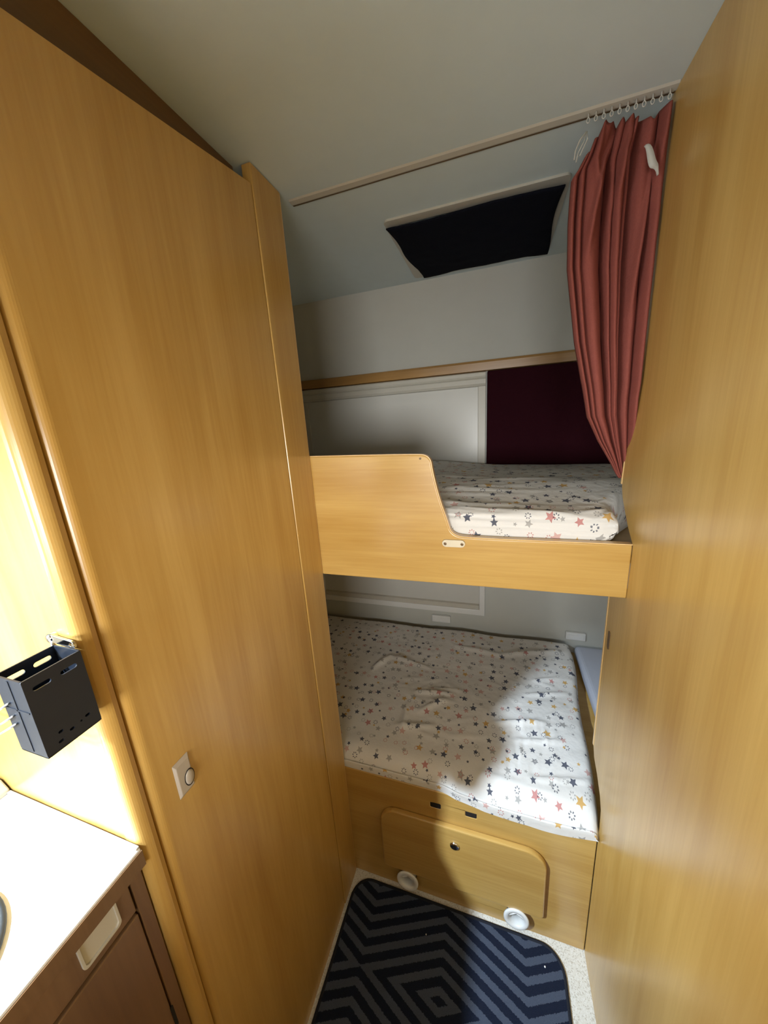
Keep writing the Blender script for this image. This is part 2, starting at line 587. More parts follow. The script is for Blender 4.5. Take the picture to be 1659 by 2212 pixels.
# ---------------------------------------------------------------- roof hatch with pinned-up cloth
rh = thing('roof_hatch', (0.37, 0.37, H), 'square roof hatch above the upper bunk covered by dark cloth', 'hatch')
hx0, hx1, hy0, hy1 = 0.165, 0.575, 0.185, 0.545
put('frame', plate_bm(rrect(hx0, hx1, hy0, hy1, .012), [rrect(hx0 + .028, hx1 - .028, hy0 + .028, hy1 - .028, .01)], 'XY', H - .005, H), M['cream'], rh, bevel=.002)
bm = bmesh.new()
nx, ny = 40, 34
grid = []
random.seed(4)
for j in range(ny + 1):
    row = []
    for i in range(nx + 1):
        u, v = i / nx, j / ny
        x = 0.168 + u * (0.566 - 0.168)
        y = 0.201 + v * (0.535 - 0.201)
        # uneven hand-cut outline
        x += (1 - u) * (0.028 * v + 0.004 * math.sin(9 * v)) - u * 0.006 * math.sin(5 * v)
        y += (1 - v) * (0.004 * math.sin(7 * u)) + v * (-0.010 * math.sin(math.pi * u) + 0.003 * math.sin(14 * u) - 0.004)
        z = H - .0125 - 0.006 * math.sin(math.pi * u) * math.sin(math.pi * v) + 0.0012 * noise.noise(Vector((x * 30, y * 30, 0)))
        row.append(bm.verts.new((x, y, z)))
    grid.append(row)
for j in range(ny):
    for i in range(nx):
        bm.faces.new((grid[j][i], grid[j][i + 1], grid[j + 1][i + 1], grid[j + 1][i]))
o = put('cloth_cover', bm, M['navy'], rh, smooth=True)
tag(o, 'navy black cloth pinned over the hatch')
md = o.modifiers.new('thick', 'SOLIDIFY'); md.thickness = .003; md.offset = 0

# ---------------------------------------------------------------- wardrobe on the left
wd = thing('wardrobe', (-0.25, -0.27, 0), 'tall honey-coloured wooden wardrobe along the left of the passage', 'wardrobe')
YA = -0.541                                     # plane of its front
# side panel with rounded (bullnose) vertical front edge
prof = [(-0.018, -0.098), (0.0, -0.098)]
for i in range(9):
    a = math.pi / 2 * i / 8
    prof.append((-0.012 + 0.012 * math.cos(a), -0.506 - 0.012 * math.sin(a)))
prof += [(-0.018, -0.518)]
bm = prism_bm(prof, 0.0, 1.906, 'Z')
for v in bm.verts:
    if v.co.z > 1:
        v.co.z = 1.914 - 0.155 * (-0.098 - v.co.y)
put('side_panel', bm, M['wood_z'], wd, smooth=False)
put('edge_pilaster', box_bm(-0.018, 0.0022, -0.0955, -0.004, 0.0, H - .002), M['wood_z'], wd, bevel=.002)
o = put('edge_band', box_bm(-0.018, 0.0012, -0.004, -0.0006, 0.0, H - .002), M['wood_edge'], wd, bevel=.0012)
tag(o, 'pale edge band facing the bunks')
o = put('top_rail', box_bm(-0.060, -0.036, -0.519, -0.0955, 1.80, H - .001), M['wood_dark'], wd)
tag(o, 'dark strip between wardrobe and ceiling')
put('inner_back', box_bm(-0.06, -0.022, -0.519, -0.006, 0.0, 1.795), M['wood_z'], wd)
# corner post: quarter-round nose towards the kitchen
prof = [(-0.030, -0.5205), (-0.004, -0.5205)]
for i in range(11):
    a = math.pi / 2 * i / 10
    prof.append((-0.016 + 0.014 * math.cos(a), -0.5265 - 0.0155 * math.sin(a)))
prof += [(-0.030, -0.542)]
put('corner_post', prism_bm(prof, 0.0, H - .002, 'Z'), M['wood_z'], wd, smooth=False)
put('front_panel', box_bm(XL + .002, -0.0306, YA, YA + .02, 0.0, H - .002), M['wood_z'], wd, bevel=.001)

# small switch on the wardrobe side
sw = thing('light_switch', (0.0, -0.47, 0.98), 'putty-coloured rectangular switch plate low on the wardrobe side', 'switch')
bm = bmesh.new()
y0, y1, z0, z1 = -0.4835, -0.4565, 0.950, 1.012
ring = [(0.0003, y0, z0), (0.0003, y1, z0), (0.0003, y1, z1), (0.0003, y0, z1)]
top = [(0.0042, y0 + .003, z0 + .006), (0.0042, y1 - .003, z0 + .006), (0.0042, y1 - .003, z1 - .006), (0.0042, y0 + .003, z1 - .006)]
A = [bm.verts.new(p) for p in ring]; B = [bm.verts.new(p) for p in top]
for i in range(4):
    bm.faces.new((A[i], A[(i + 1) % 4], B[(i + 1) % 4], B[i]))
bm.faces.new(A); bm.faces.new(B)
put('plate', bm, M['greyplate'], sw, bevel=.0008)
bm = lathe_bm([(0.0, 0.0), (0.0072, 0.0), (0.0072, 0.0012), (0.0055, 0.0026), (0.0, 0.0032)], (0.0040, -0.4645, 0.974), (1, 0, 0), 24)
for v in bm.verts:
    v.co.z = 0.974 + (v.co.z - 0.974) * 1.7
put('knob', bm, M['greyplate'], sw, smooth=True)
bm = lathe_bm([(0.0078, 0.0), (0.0084, 0.0006), (0.0074, 0.0008)], (0.0042, -0.4645, 0.974), (1, 0, 0), 24)
for v in bm.verts:
    v.co.z = 0.974 + (v.co.z - 0.974) * 1.7
put('knob_recess', bm, M['void'], sw)

# ---------------------------------------------------------------- kitchen unit, worktop, sink
ku = thing('kitchen_cabinet', (-0.3, -1.0, 0), 'brown wooden kitchen cabinet below the white worktop', 'cabinet')
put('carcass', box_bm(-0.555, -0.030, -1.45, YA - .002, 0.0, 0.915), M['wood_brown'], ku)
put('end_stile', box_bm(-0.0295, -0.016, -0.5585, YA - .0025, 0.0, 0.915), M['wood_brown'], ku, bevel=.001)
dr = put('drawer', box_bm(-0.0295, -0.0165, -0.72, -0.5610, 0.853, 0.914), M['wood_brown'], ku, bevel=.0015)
# recessed cream grip
bm = plate_bm(rrect(-0.6225, -0.5785, 0.866, 0.910, .006), [rrect(-0.6195, -0.5815, 0.8695, 0.9055, .005)], 'YZ', -0.0170, -0.0135)
box_bm(-0.0167, -0.0160, -0.6215, -0.5795, 0.868, 0.908, bm)
put('recessed_grip', bm, M['cream'], dr, bevel=.0006)
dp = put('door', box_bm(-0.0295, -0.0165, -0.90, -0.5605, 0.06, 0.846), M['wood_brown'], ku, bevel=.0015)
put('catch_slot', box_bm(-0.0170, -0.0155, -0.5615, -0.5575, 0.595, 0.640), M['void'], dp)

wt = put('worktop', plate_bm([(-0.598, YA - .0015), (-0.004, YA - .0015), (-0.004, -1.48), (-0.598, -1.48)],
                             [circle(-0.134, -0.735, 0.1015, 48)], 'XY', 0.918, 0.946), M['worktop'], bevel=.0015)
tag(wt, 'glossy white kitchen worktop at the lower left', 'worktop')
put('edge_band', box_bm(-0.0042, -0.0022, -1.48, YA - .0015, 0.9175, 0.9425), M['wood_brown'], wt)
put('upstand', prism_bm([(-0.598, 0.9455), (-0.283, 0.9455), (-0.283, 0.952), (-0.298, 0.966), (-0.598, 0.966)], -1.48, YA - .002, 'Y'), M['cream'], wt, bevel=.002)
put('back_seal', box_bm(-0.283, -0.005, YA - .0065, YA - .0017, 0.9455, 0.9495), M['cream'], wt, bevel=.001)
sk = thing('sink', (-0.134, -0.735, 0.946), 'round sink with dark rim set into the white worktop', 'sink')
put('rim', tube_bm([(-0.134 + .105 * math.cos(t * math.pi / 32), -0.735 + .105 * math.sin(t * math.pi / 32), 0.9494) for t in range(64)], .0031, 8, closed=True), M['rubber'], sk, smooth=True)
put('bowl', lathe_bm([(0.0995, 0.004), (0.099, -.012), (0.092, -.022), (0.06, -.026), (0.0, -.0265)], (-0.134, -0.735, 0.946), (0, 0, 1), 48), M['chrome'], sk, smooth=True)

# ---------------------------------------------------------------- black caddy hung on the wardrobe front
cb = thing('hanging_caddy', (-0.01, -0.575, 1.17), 'small black plastic caddy hanging over the worktop at the left', 'caddy')
bx0, bx1, by0, by1, bz0, bz1 = -0.031, 0.0125, -0.5985, -0.5480, 1.163, 1.2535
T = 0.0016


def slot(cu, cv, lu, lv):
    return rrect(cu - lu / 2, cu + lu / 2, cv - lv / 2, cv + lv / 2, min(lu, lv) / 2 - 1e-5, 4)


ym = (by0 + by1) / 2
upper = [slot(ym - .0115, bz1 - .013, .015, .0048), slot(ym + .0115, bz1 - .013, .015, .0048)]
small = [slot(ym - .010, bz0 + .019, .0045, .003), slot(ym - .001, bz0 + .0135, .0045, .003), slot(ym - .012, bz0 + .009, .0050, .003),
         slot(ym + .008, bz0 + .015, .0022, .0022), slot(ym + .0145, bz0 + .0165, .0050, .003)]
bm = plate_bm(rrect(by0, by1, bz0, bz1, (.003, .003, .001, .001)), upper + small, 'YZ', bx1 - T, bx1)
put('front_side', bm, M['black'], cb)
bm = plate_bm(rrect(by0, by1, bz0, bz1, (.003, .003, .001, .001)), [slot(ym - .0115, bz1 - .011, .016, .0055), slot(ym + .0115, bz1 - .011, .016, .0055), slot(ym - .0115, bz1 - .024, .016, .0055), slot(ym + .0115, bz1 - .024, .016, .0055)], 'YZ', bx0, bx0 + T)
put('back_side', bm, M['black'], cb)
bm = plate_bm(rrect(bx0 + T, bx1 - T, bz0, bz1, .001), [], 'XZ', by0, by0 + T)
box_bm((bx0 + bx1) / 2 - .0012, (bx0 + bx1) / 2 + .0012, by0 - .0006, by0 + .0004, bz0 + .004, bz1 - .002, bm)
box_bm(bx0 + .003, bx1 - .003, by0 - .0006, by0 + .0004, bz0 + .054, bz0 + .0555, bm)
put('end_wall', bm, M['black'], cb)
put('end_wall', plate_bm(rrect(bx0 + T, bx1 - T, bz0, bz1, .001), [], 'XZ', by1 - T, by1), M['black'], cb)
put('base', box_bm(bx0, bx1, by0, by1, bz0, bz0 + T), M['black'], cb, bevel=.0004)
# grey wire rack behind the caddy
rk = thing('wire_rack', (-0.09, -0.56, 1.19), 'thin grey wire rack on the wardrobe front beside the black caddy', 'rack')
for (z, y) in ((1.2245, -0.5998), (1.2095, -0.5998), (1.2000, -0.5998)):
    put('rod', tube_bm([(-0.0185, y, z), (-0.06, y, z - .024), (-0.24, y + .004, z - .030), (-0.262, y + .012, z - .030), (-0.270, y + .030, z - .030), (-0.270, YA - .001, z - .030)], .0012, 6), M['wire'], rk, smooth=True)
# chrome hinged bracket over the caddy
hb = thing('hinge_bracket', (-0.03, YA, 1.257), 'little chrome hinged bracket just above the black caddy', 'bracket')
bm = plate_bm(slot(-0.0165, 1.2585, .040, .0095), [slot(-0.003, 1.2585, .004, .004)], 'XZ', YA - .0065, YA - .0040)
for v in bm.verts:
    v.co.z += -0.10 * (v.co.x + 0.0165)
put('arm', bm, M['chrome'], hb, bevel=.0006)
put('pivot', lathe_bm([(0.0, -.001), (0.0055, -.001), (0.0055, .0075), (.004, .009), (0, .0095)], (-0.0370, YA + .001, 1.2600), (0, -1, 0), 20), M['chrome'], hb, smooth=True)
put('hook_rod', tube_bm([(-0.0365, YA - .004, 1.257), (-0.0350, YA - .006, 1.2525), (-0.030, by1 + .001, 1.2475)], .0022, 8), M['chrome'], hb, smooth=True)

# ---------------------------------------------------------------- upper bunk: front rail
ub = thing('bunk_rail', (0.35, 0.01, 1.095), 'curved wooden front rail of the upper bunk', 'bed rail')


def smooth_poly(pts, it=3):
    for _ in range(it):
        q = [pts[0]]
        for a, c in zip(pts, pts[1:]):
            q.append((a[0] * .75 + c[0] * .25, a[1] * .75 + c[1] * .25))
            q.append((a[0] * .25 + c[0] * .75, a[1] * .25 + c[1] * .75))
        q.append(pts[-1])
        pts = q
    return pts


top = smooth_poly([(0.0, 1.406), (0.16, 1.404), (0.255, 1.402), (0.297, 1.400), (0.302, 1.36), (0.316, 1.30), (0.331, 1.255), (0.342, 1.215), (0.395, 1.2115), (0.48, 1.211), (XW, 1.210)], 3)
outl = [(-0.58, 1.095), (XW, 1.095)] + top[::-1] + [(-0.58, 1.406)]
rail = put('rail_board', plate_bm(outl, [], 'XZ', 0.0, 0.018), M['wood_x'], ub, bevel=.003, segs=3)
# pale edge band following the top curve, set proud by a hair
bm = bmesh.new()
ring = []
pl = [(-0.58, 1.406)] + top
for i, (x, z) in enumerate(pl):
    a = pl[max(0, i - 1)]; c = pl[min(len(pl) - 1, i + 1)]
    t = Vector((c[0] - a[0], c[1] - a[1])).normalized()
    n = Vector((-t.y, t.x))
    ring.append([bm.verts.new((x + n.x * d, y, z + n.y * d)) for y, d in ((0.0015, -.0005), (0.0015, .0016), (0.0165, .0016), (0.0165, -.0005))])
for A, B in zip(ring, ring[1:]):
    for k in range(4):
        bm.faces.new((A[k], A[(k + 1) % 4], B[(k + 1) % 4], B[k]))
bm.faces.new(ring[0]); bm.faces.new(ring[-1])
put('edge_band', bm, M['wood_edge'], rail)
cp = put('catch_plate', plate_bm(slot(0.3465, 1.1985, .052, .0175), [circle(0.3275, 1.1975, .0032, 14), circle(0.3655, 1.1975, .0032, 14)], 'XZ', -0.0045, 0.0005), M['latch'], ub, bevel=.0012)
tag(cp, 'cream oval plate with two screws')
for x in (0.3275, 0.3655):
    put('screw', lathe_bm([(0, .0), (.0030, .0), (.0030, .0022), (0, .003)], (x, 0.0, 1.1975), (0, -1, 0), 14), M['screw'], cp)
put('bunk_board', box_bm(XL + .002, XR - .01, 0.0185, YB - .035, 1.165, 1.183), M['wood_x'], ub)
put('support_batten', box_bm(XL + .002, XR - .01, YB - .034, YB - .002, 1.12, 1.183), M['wood_x'], ub)
put('nail_hole', lathe_bm([(0, 0), (.0025, 0), (.0025, .0012), (0, .0014)], (0.276, 0.0, 1.393), (0, -1, 0), 10), M['screw'], ub)


# ---------------------------------------------------------------- mattresses
def mattress(name, x0, x1, section, right_edge, dz, label, nx=150, round_r=0.03):
    """section: list of (y, z, v) points of the front-to-back profile; right_edge(y) = right end; dz(x,y) = relief"""
    bm = bmesh.new()
    uvl = bm.loops.layers.uv.new('UVMap')
    rows = []
    uvs = {}
    for (y, z, v) in section:
        row = []
        xr = right_edge(y)
        for i in range(nx + 1):
            u = i / nx
            x = x0 + u * (xr - x0)
            e = max(0.0, 1 - (xr - x) / round_r)
            drop = round_r * (1 - math.sqrt(max(0.0, 1 - e * e))) if e > 0 else 0
            zz = z + dz(x, y, z, v)
            zmid = section[0][1]
            # round the right-hand end down and in
            k = (zz - zmid)
            zz = zmid + max(0.0, k - drop) if k > 0 else zz
            vv = bm.verts.new((x, y, zz))
            uvs[vv] = (x, v)
            row.append(vv)
        rows.append(row)
    for A, B in zip(rows, rows[1:]):
        for i in range(nx):
            f = bm.faces.new((A[i], A[i + 1], B[i + 1], B[i]))
            for lp in f.loops:
                lp[uvl].uv = uvs[lp.vert]
    # side and underside
    last = rows
    base_z = section[0][1]
    side = [bm.verts.new((r[-1].co.x - 0.004, r[-1].co.y, base_z)) for r in last]
    for i in range(len(last) - 1):
        f = bm.faces.new((last[i][-1], side[i], side[i + 1], last[i + 1][-1]))
        for lp in f.loops:
            c = lp.vert.co
            lp[uvl].uv = (c.x + (0.05 + base_z - c.z), c.y)
    bot = [bm.verts.new((r[0].co.x, r[0].co.y, base_z)) for r in last]
    for i in range(len(last) - 1):
        bm.faces.new((bot[i], bot[i + 1], side[i + 1], side[i]))
        bm.faces.new((bot[i], bot[i + 1], last[i + 1][0], last[i][0]))
    o = put(name, bm, M['sheet'], None, smooth=True)
    return o


def section_of(y0, yb, zb, zt, rf, n_top=70, bulge=0.0, rb=0.02, roll=0.010):
    """front face from zb up, rounded shoulder of radius rf, flat top to yb, small round at the back"""
    pts = []
    h = zt - zb
    n = 14
    # front: rounded bottom roll
    for i in range(n + 1):
        a = i / n
        zz = zb + a * (h - rf)
        yy = y0 + roll * (1 - min(1, a * 3)) ** 2 - bulge * math.sin(math.pi * a)
        pts.append((yy, zz))
    for i in range(1, 15):
        a = math.pi / 2 * i / 14
        pts.append((y0 + rf - rf * math.cos(a), zt - rf + rf * math.sin(a)))
    for i in range(1, n_top + 1):
        pts.append((y0 + rf + (yb - y0 - rf - rb) * i / n_top, zt))
    for i in range(1, 7):
        a = math.pi / 2 * i / 6
        pts.append((yb - rb + rb * math.sin(a), zt - rb + rb * math.cos(a)))
    out = []
    s = 0
    for i, (y, z) in enumerate(pts):
        if i:
            s += math.hypot(y - pts[i - 1][0], z - pts[i - 1][1])
        out.append((y, z, s))
    return out


def ridge(x, y, ax, ay, bx, by, w, h):
    dx, dy = bx - ax, by - ay
    L2 = dx * dx + dy * dy
    t = ((x - ax) * dx + (y - ay) * dy) / L2
    tt = min(1, max(0, t))
    d = math.hypot(x - ax - tt * dx, y - ay - tt * dy)
    return h * math.exp(-(d / w) ** 2) * math.sin(math.pi * min(1, max(0, 0.12 + 0.76 * tt)))


random.seed(11)
# --- upper
folds_u = []
for k in range(26):
    ya = random.uniform(0.015, 0.30)
    xa = random.uniform(0.30, 0.66)
    folds_u.append((xa, ya, xa - random.uniform(.15, .4), ya + random.uniform(-.02, .05), random.uniform(.0035, .008), random.uniform(.0018, .0045)))


def dz_u(x, y, z, v):
    s = 0.0
    if z > 1.234:
        e = min(1.0, max(0.0, (y - 0.03) / 0.24))
        s += 0.034 * e * e * (3 - 2 * e)
        s += 0.034 * min(1, max(0, (0.46 - x) / 0.75)) * min(1, max(0, y / 0.5))
        for f in folds_u:
            s += ridge(x, y, *f)
        s += 0.004 * noise.noise(Vector((x * 6, y * 9, 3)))
        s -= 0.018 * max(0, (y - .45) / .3) * min(1, max(0, (x - 0.2) / 0.4))
    else:
        s += 0.0
    return s


sec_u = section_of(0.0250, 0.714, 1.1865, 1.266, 0.032, bulge=0.004)
um = mattress('upper_mattress', XL + .005, 0.686, sec_u, lambda y: 0.683 + 0.16 * min(1, max(0, (y - 0.10) / 0.25)), dz_u,
              'm', 170, 0.030)
tag(um, 'upper bunk mattress in star-printed white fitted sheet', 'mattress')
um.name = 'mattress'
# horizontal pull creases on its front
me = um.data
for vtx in me.vertices:
    c = vtx.co
    if c.y < 0.10 and c.x > 0.60 and c.z < 1.246:
        t = min(1.0, (1.246 - c.z) / 0.042)
        c.x -= 0.046 * (1 - math.sqrt(max(0.0, 1 - t * t))) * min(1.0, (c.x - 0.60) / 0.08)
    if c.y < 0.13 and c.x > 0.56 and c.z > 1.22:
        d = math.hypot((c.x - 0.684), (c.y - 0.075), c.z - 1.272)
        an = math.atan2(c.z - 1.272 + (c.y - .075), -(c.x - 0.684) + .001)
        c.y -= 0.0028 * math.sin(an * 11) * math.exp(-((d - 0.035) / 0.035) ** 2)
        c.z += 0.0022 * math.sin(an * 11 + .6) * math.exp(-((d - 0.035) / 0.035) ** 2)
for vtx in me.vertices:
    c = vtx.co
    if c.y < 0.05 and c.z < 1.30:
        for z0, a in ((1.254, .0060), (1.243, .006), (1.233, .0045), (1.222, .0055)):
            zz = z0 + 0.004 * math.sin(c.x * 9 + z0 * 50)
            c.y += a * math.exp(-((c.z - zz) / .0028) ** 2) * (0.5 + 0.5 * math.sin(c.x * 7 + z0 * 300))

# --- lower
folds_l = [(-0.03, 0.36, 0.02, 0.45, .009, .014), (0.02, 0.45, 0.12, 0.435, .007, .013), (0.12, 0.435, 0.20, 0.42, .006, .008),
           (0.17, 0.28, 0.30, 0.30, .008, .012), (0.20, 0.20, 0.28, 0.27, .009, .009), (0.13, 0.13, 0.26, 0.155, .008, .009),
           (0.15, 0.22, 0.16, 0.10, .008, .007), (0.19, 0.305, 0.33, 0.325, .005, .007), (0.22, 0.25, 0.31, 0.262, .005, .006),
           (0.46, 0.56, 0.70, 0.64, .012, .013), (0.28, 0.58, 0.46, 0.56, .010, .010), (0.55, 0.36, 0.68, 0.40, .007, .009), (0.58, 0.44, 0.66, 0.47, .006, .008),
           (0.44, 0.21, 0.60, 0.25, .007, .009), (0.50, 0.165, 0.64, 0.19, .006, .008), (0.52, 0.055, 0.69, 0.085, .006, .007), (0.40, 0.045, 0.60, 0.04, .005, .006)]
for k in range(34):
    xa = random.uniform(0.33, 0.62); ya = random.uniform(0.03, 0.20)
    folds_l.append((xa, ya, xa + random.uniform(-.008, .012), ya + random.uniform(.03, .10), random.uniform(.0025, .005), random.uniform(.0016, .0036)))
for k in range(60):
    xa = random.uniform(-.1, 0.66); ya = random.uniform(0.1, 0.6); t = random.uniform(0, 3.1); l = random.uniform(.05, .14)
    folds_l.append((xa, ya, xa + l * math.cos(t), ya + l * .6 * math.sin(t), random.uniform(.003, .007), random.uniform(.0012, .0034)))


def dz_l(x, y, z, v):
    s = 0.0
    if z > 0.47:
        for f in folds_l:
            if abs(x - f[0]) < .35:
                s += ridge(x, y, *f)
        s += 0.007 * noise.noise(Vector((x * 5, y * 6, 1))) + 0.0025 * noise.noise(Vector((x * 16, y * 20, 4)))
        s -= 0.012 * math.exp(-((y - 0.0) / .16) ** 2)
    return s


sec_l = section_of(0.0015, 0.712, 0.4425, 0.512, 0.055, bulge=0.0, n_top=90, roll=0.0)
lm = mattress('mattress', XL + .005, 0.75, sec_l, lambda y: 0.6915 + 0.058 * min(1, max(0, y / 0.65)) + 0.004 * math.sin(y * 14), dz_l, 'm', 190, 0.022)
tag(lm, 'lower bunk mattress in crumpled star-printed white sheet', 'mattress')
n_top_verts = len(sec_l) * 191
for vtx in list(lm.data.vertices)[:n_top_verts]:
    c = vtx.co
    # the sheet sags over the base edge on the right
    if c.y < 0.06 and c.x > 0.30:
        k = min(1, (c.x - 0.30) / 0.12) * (1 - max(0, c.y) / 0.06)
        wav = 0.008 + 0.006 * math.sin(c.x * 17 - 1.0) + 0.007 * max(0, math.sin((c.x - .53) * 20)) * (c.x > .53)
        c.y -= 0.017 * k ** 0.5 * min(1, k * 3)
        if c.z < 0.505:
            c.z -= wav * k * ((0.505 - c.z) / 0.063) ** 1.5
cu = put('infill_cushion', None or box_bm(0.772, XR - .004, 0.112, 0.735, 0.4425, 0.492), M['cushion'], bevel=.018, segs=4)
tag(cu, 'pale blue-grey cushion beyond the right end of the lower mattress', 'cushion')

# ---------------------------------------------------------------- lower bunk base with hatch door
bb = thing('bed_base', (0.35, 0.01, 0), 'wooden box base of the lower bunk with a hatch door', 'bed base')
s1, s2 = rrect(0.268, 0.2985, 0.377, 0.395, .0035), rrect(0.369, 0.3995, 0.379, 0.397, .0035)
v1, v2 = circle(0.190, 0.0645, 0.0245, 28), circle(0.512, 0.0685, 0.0245, 28)
put('front_panel', plate_bm([(-0.58, 0.0), (XW, 0.0), (XW, 0.441), (-0.58, 0.441)], [s1, s2, v1, v2], 'XZ', 0.0, 0.018), M['wood_x'], bb, bevel=.0025, segs=3)
put('bed_board', box_bm(XL + .002, XR - .006, 0.0185, YB - .003, 0.418, 0.4415), M['wood_x'], bb)
for s in (s1, s2):
    o = put('slot_insert', plate_bm(s, [], 'XZ', 0.0008, 0.015), M['void'], bb)
    tag(o, 'small black inset slot')
hd = put('hatch_door', plate_bm(rrect(0.112, 0.583, 0.095, 0.338, (.012, .012, .055, .055), 10), [], 'XZ', -0.0165, -0.0005), M['wood_x'], bb, bevel=.005, segs=3)
put('lock', lathe_bm([(0.0, 0.0), (0.0135, 0.0), (0.0135, 0.003), (0.0115, 0.0055), (0.007, 0.0068), (0.0, 0.0072)], (0.339, -0.0165, 0.278), (0, -1, 0), 28), M['chrome'], hd, smooth=True)
AX = Vector((0, -0.995, 0.10))
for (cx, cz) in ((0.190, 0.066), (0.512, 0.070)):
    c0 = Vector((cx, -0.0185, cz))
    ao = put('air_outlet', lathe_bm([(0.0225, 0.0), (0.0225, -0.030), (0.0205, -0.030), (0.0208, 0.0015), (0.024, 0.0055), (0.031, 0.0060), (0.0345, 0.0035), (0.0345, 0.0005), (0.0225, 0.0)], c0, AX, 40), M['white'], bb, smooth=True)
    tag(ao, 'white round air outlet')
    put('duct', lathe_bm([(0.0, -0.0260), (0.0202, -0.0260), (0.0202, -0.0252), (0.0, -0.0252)], c0, AX, 28), M['greyplate'], ao)
    q = Vector((0, 0.10, 0.995))
    put('flap', tube_bm([c0 + Vector((-.020, 0, 0)) + q * .006, c0 + q * .010 - AX * .006, c0 + Vector((.020, 0, 0)) + q * .006], .0028, 8), M['white'], ao, smooth=True)

# ---------------------------------------------------------------- rug
rg_out = rrect(0.016, 0.6335, -1.15, -0.020, (.03, .03, .055, .055), 10)
rg = put('rug', plate_bm(rg_out, [], 'XY', 0.0005, 0.0075), M['rug'])
tag(rg, 'dark navy passage rug with slate grey zigzag stripes', 'rug')
put('binding', tube_bm([(x, y, 0.0052) for x, y in rg_out], .0046, 8, closed=True), M['binding'], rg, smooth=True)
for (x, y, s, lab) in ((0.585, -0.066, .0022, 'white speck of lint on the lit right side of the rug'), (0.262, -0.095, .0016, 'small pale crumb on the dark left side of the rug')):
    bm = bmesh.new()
    bmesh.ops.create_icosphere(bm, subdivisions=2, radius=s)
    for v in bm.verts:
        v.co *= 1 + .35 * noise.noise(v.co * 900)
        v.co += Vector((x, y, 0.0075 + s * .8))
    tag(put('lint_speck' if s > .002 else 'crumb', bm, M['lint'], smooth=True), lab, 'speck')

# ---------------------------------------------------------------- back-wall fittings
mp = put('wall_cushion', plate_bm(rrect(0.397, 1.02, 1.262, 1.650, .006), [], 'XZ', YB - .030, YB - .001), M['maroon'], bevel=.006, segs=3)
tag(mp, 'dark maroon fabric pad on the back wall beside the upper window', 'pad')
for (x0, x1, z0, z1, lab) in ((0.148, 0.238, 0.524, 0.560, 'white plastic catch on the back wall below the lower window'),
                              (0.737, 0.815, 0.512, 0.548, 'white plastic catch on the back wall right of the lower window')):
    c = thing('wall_catch', ((x0 + x1) / 2, YB, z0), lab, 'catch', 'catches along the lower back wall')
    put('body', box_bm(x0, x1, YB - .016, YB - .0005, z0, z1), M['white'], c, bevel=.004, segs=3)
    put('tongue', box_bm(x0 + .008, x1 - .008, YB - .0185, YB - .0155, z0 + .008, z1 - .008), M['white'], c, bevel=.001)

# ---------------------------------------------------------------- curtain
ct = thing('curtain', (0.62, 0.045, 1.36), 'rose-brown curtain gathered at the right of the upper bunk', 'curtain')
tabL = [(1.940, 0.574), (1.905, 0.563), (1.885, 0.554), (1.80, 0.553), (1.727, 0.556), (1.60, 0.576), (1.53, 0.592), (1.46, 0.610), (1.41, 0.637), (1.362, 0.668), (1.325, 0.690)]
tabR = [(1.925, 0.6915), (1.75, 0.6915), (1.55, 0.6915), (1.49, 0.692), (1.44, 0.697), (1.40, 0.700), (1.362, 0.703), (1.325, 0.705)]


def lerp_tab(t, z):
    if z >= t[0][0]:
        return t[0][1]
    for (za, xa), (zb, xb) in zip(t, t[1:]):
        if zb <= z <= za:
            return xa + (xb - xa) * (za - z) / (za - zb)
    return t[-1][1]


# folds: wide soft ridges towards the room with deep narrow creases between them
CREASE = [0.0, 0.08, 0.17, 0.42, 0.50, 0.60, 0.66, 0.88, 1.0]
DEPTH = [0.008, 0.020, 0.014, 0.040, 0.018, 0.022, 0.044, 0.026, 0.008]


def fold(u, q):
    u = min(0.9999, max(0.0, u + 0.020 * math.sin(4.2 * q + 5 * u) * math.sin(math.pi * u)))
    for i in range(len(CREASE) - 1):
        if CREASE[i] <= u <= CREASE[i + 1]:
            t = (u - CREASE[i]) / (CREASE[i + 1] - CREASE[i])
            d = DEPTH[i] * (1 - t) + DEPTH[i + 1] * t
            wid = min(1.0, (CREASE[i + 1] - CREASE[i]) / 0.16)
            return d - (0.012 + 0.016 * wid) * math.sin(math.pi * t) ** 0.75
    return 0.0


nu, nv = 170, 120
bm = bmesh.new()
rows = []
for j in range(nv + 1):
    q = j / nv
    z = 1.934 - q * (1.934 - 1.328)
    xl, xr = lerp_tab(tabL, z), lerp_tab(tabR, z)
    row = []
    gather = min(1, max(0, (1.52 - z) / 0.18))
    yc = 0.044 + 0.058 * gather ** 1.3
    amp = (0.62 + 0.38 * min(1, q * 4)) * (1 - 0.55 * gather)
    for i in range(nu + 1):
        u = i / nu
        # pulls that run diagonally down from the hooks
        pull = 0.0
        for (ua, ub, q1, h) in ((0.42, 0.20, 0.34, .016), (0.62, 0.50, 0.22, .014), (0.20, 0.34, 0.20, .010), (0.95, 0.76, 0.50, .014)):
            if q < q1:
                uc = ua + (ub - ua) * q / q1
                pull -= h * math.exp(-((u - uc) / 0.035) ** 2) * math.sin(math.pi * min(1, .15 + .85 * q / q1))
        x = xl + (xr - xl) * u
        y = yc + amp * fold(u, q) + pull + 0.002 * noise.noise(Vector((u * 8, q * 9, 2)))
        # heading hangs in shallow swags from hook to hook; one open gap near the right
        top = max(0.0, 1 - q / 0.16)
        sag = -0.005 * top * abs(math.sin(math.pi * 9 * u)) - 0.010 * top * math.exp(-((u - 0.80) / 0.055) ** 2) - 0.042 * top * max(0, 1 - u * 4.5)
        row.append(bm.verts.new((min(x, xr), y, z + sag)))
    rows.append(row)
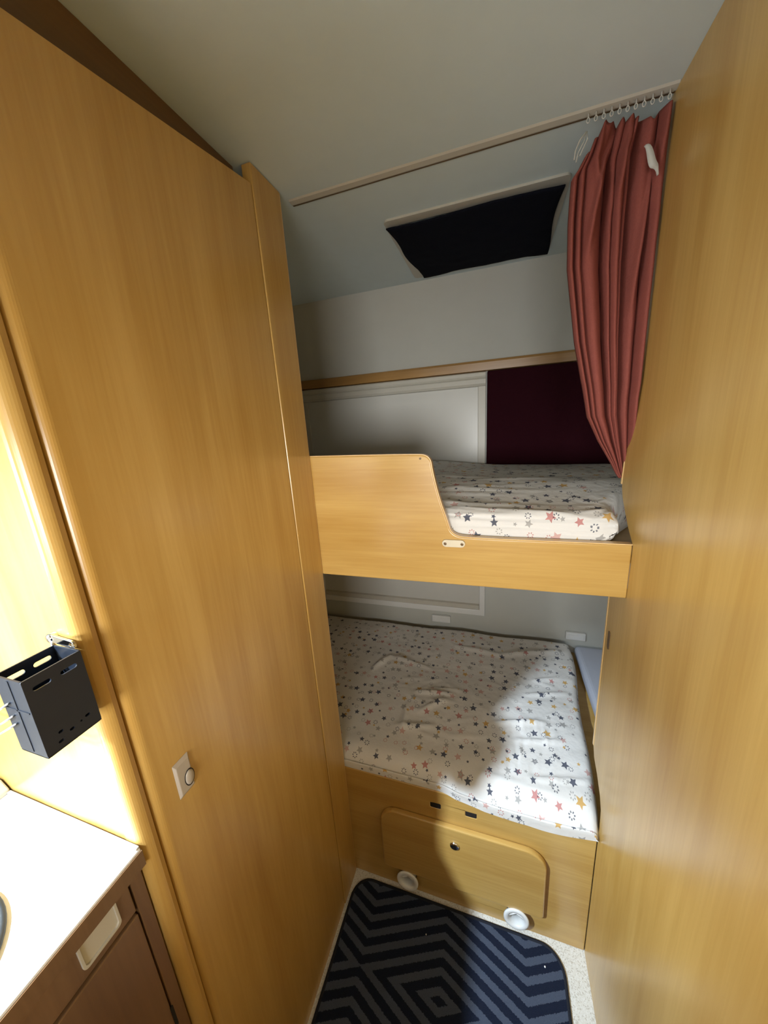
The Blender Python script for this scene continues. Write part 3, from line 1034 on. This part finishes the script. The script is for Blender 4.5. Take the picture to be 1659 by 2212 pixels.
for A, B in zip(rows, rows[1:]):
    for i in range(nu):
        bm.faces.new((A[i], A[i + 1], B[i + 1], B[i]))
cl = put('cloth', bm, M['curtain'], ct, smooth=True)
md = cl.modifiers.new('thick', 'SOLIDIFY'); md.thickness = .0016; md.offset = 0
# white heading tape showing in the open fold and cord ends at the left
bm = bmesh.new()
ta = []
for i in range(13):
    t = i / 12
    x = 0.655 + 0.022 * t
    y = 0.029 - 0.004 * math.sin(math.pi * t)
    z = 1.877 - 0.046 * t + 0.004 * math.sin(t * 9)
    w = 0.0015 + 0.0055 * math.sin(math.pi * min(1, t * 1.05))
    ta.append((bm.verts.new((x - w * .6, y, z - w * .4)), bm.verts.new((x + w * .6, y - .002, z + w * .4))))
for A, B in zip(ta, ta[1:]):
    bm.faces.new((A[0], A[1], B[1], B[0]))
tp = put('heading_tape', bm, M['tape'], ct, smooth=True)
tag(tp, 'white heading tape in an open fold')
md = tp.modifiers.new('thick', 'SOLIDIFY'); md.thickness = .0012
bm = tube_bm([(0.569, 0.028, 1.918), (0.560, 0.026, 1.908), (0.554, 0.025, 1.894), (0.553, 0.026, 1.882)], .0011, 6)
tube_bm([(0.570, 0.028, 1.918), (0.571, 0.026, 1.906), (0.566, 0.025, 1.896), (0.561, 0.026, 1.886)], .0011, 6, bm)
tube_bm([(0.569, 0.028, 1.918), (0.566, 0.026, 1.904), (0.558, 0.025, 1.890), (0.556, 0.026, 1.878)], .0009, 6, bm)
tag(put('draw_cord', bm, M['tape'], ct, smooth=True), 'loose white draw cord')
for k in range(11):
    x = 0.572 + 0.0112 * k
    hk = tube_bm([(x + .0023 * math.cos(a * math.pi / 7), 0.036, 1.9372 + .0036 * math.sin(a * math.pi / 7)) for a in range(14)], .0008, 6, closed=True)
    tube_bm([(x, 0.036, 1.9400), (x, 0.036, 1.9467)], .0010, 6, hk)
    put('glider_hook', hk, M['hook'], ct, smooth=True)

# ---------------------------------------------------------------- unseen spotlight added for the cool beam on bed and floor
lamp = thing('added_spotlight', (-0.42, -1.25, 1.92), 'small round spotlight added unseen over the kitchen worktop', 'lamp')
put('housing', lathe_bm([(0.045, 0.0), (0.045, -0.012), (0.036, -0.012), (0.034, -0.002), (0.0, -0.002)], (-0.42, -1.25, H), (0, 0, 1), 28), M['chrome'], lamp, smooth=False)
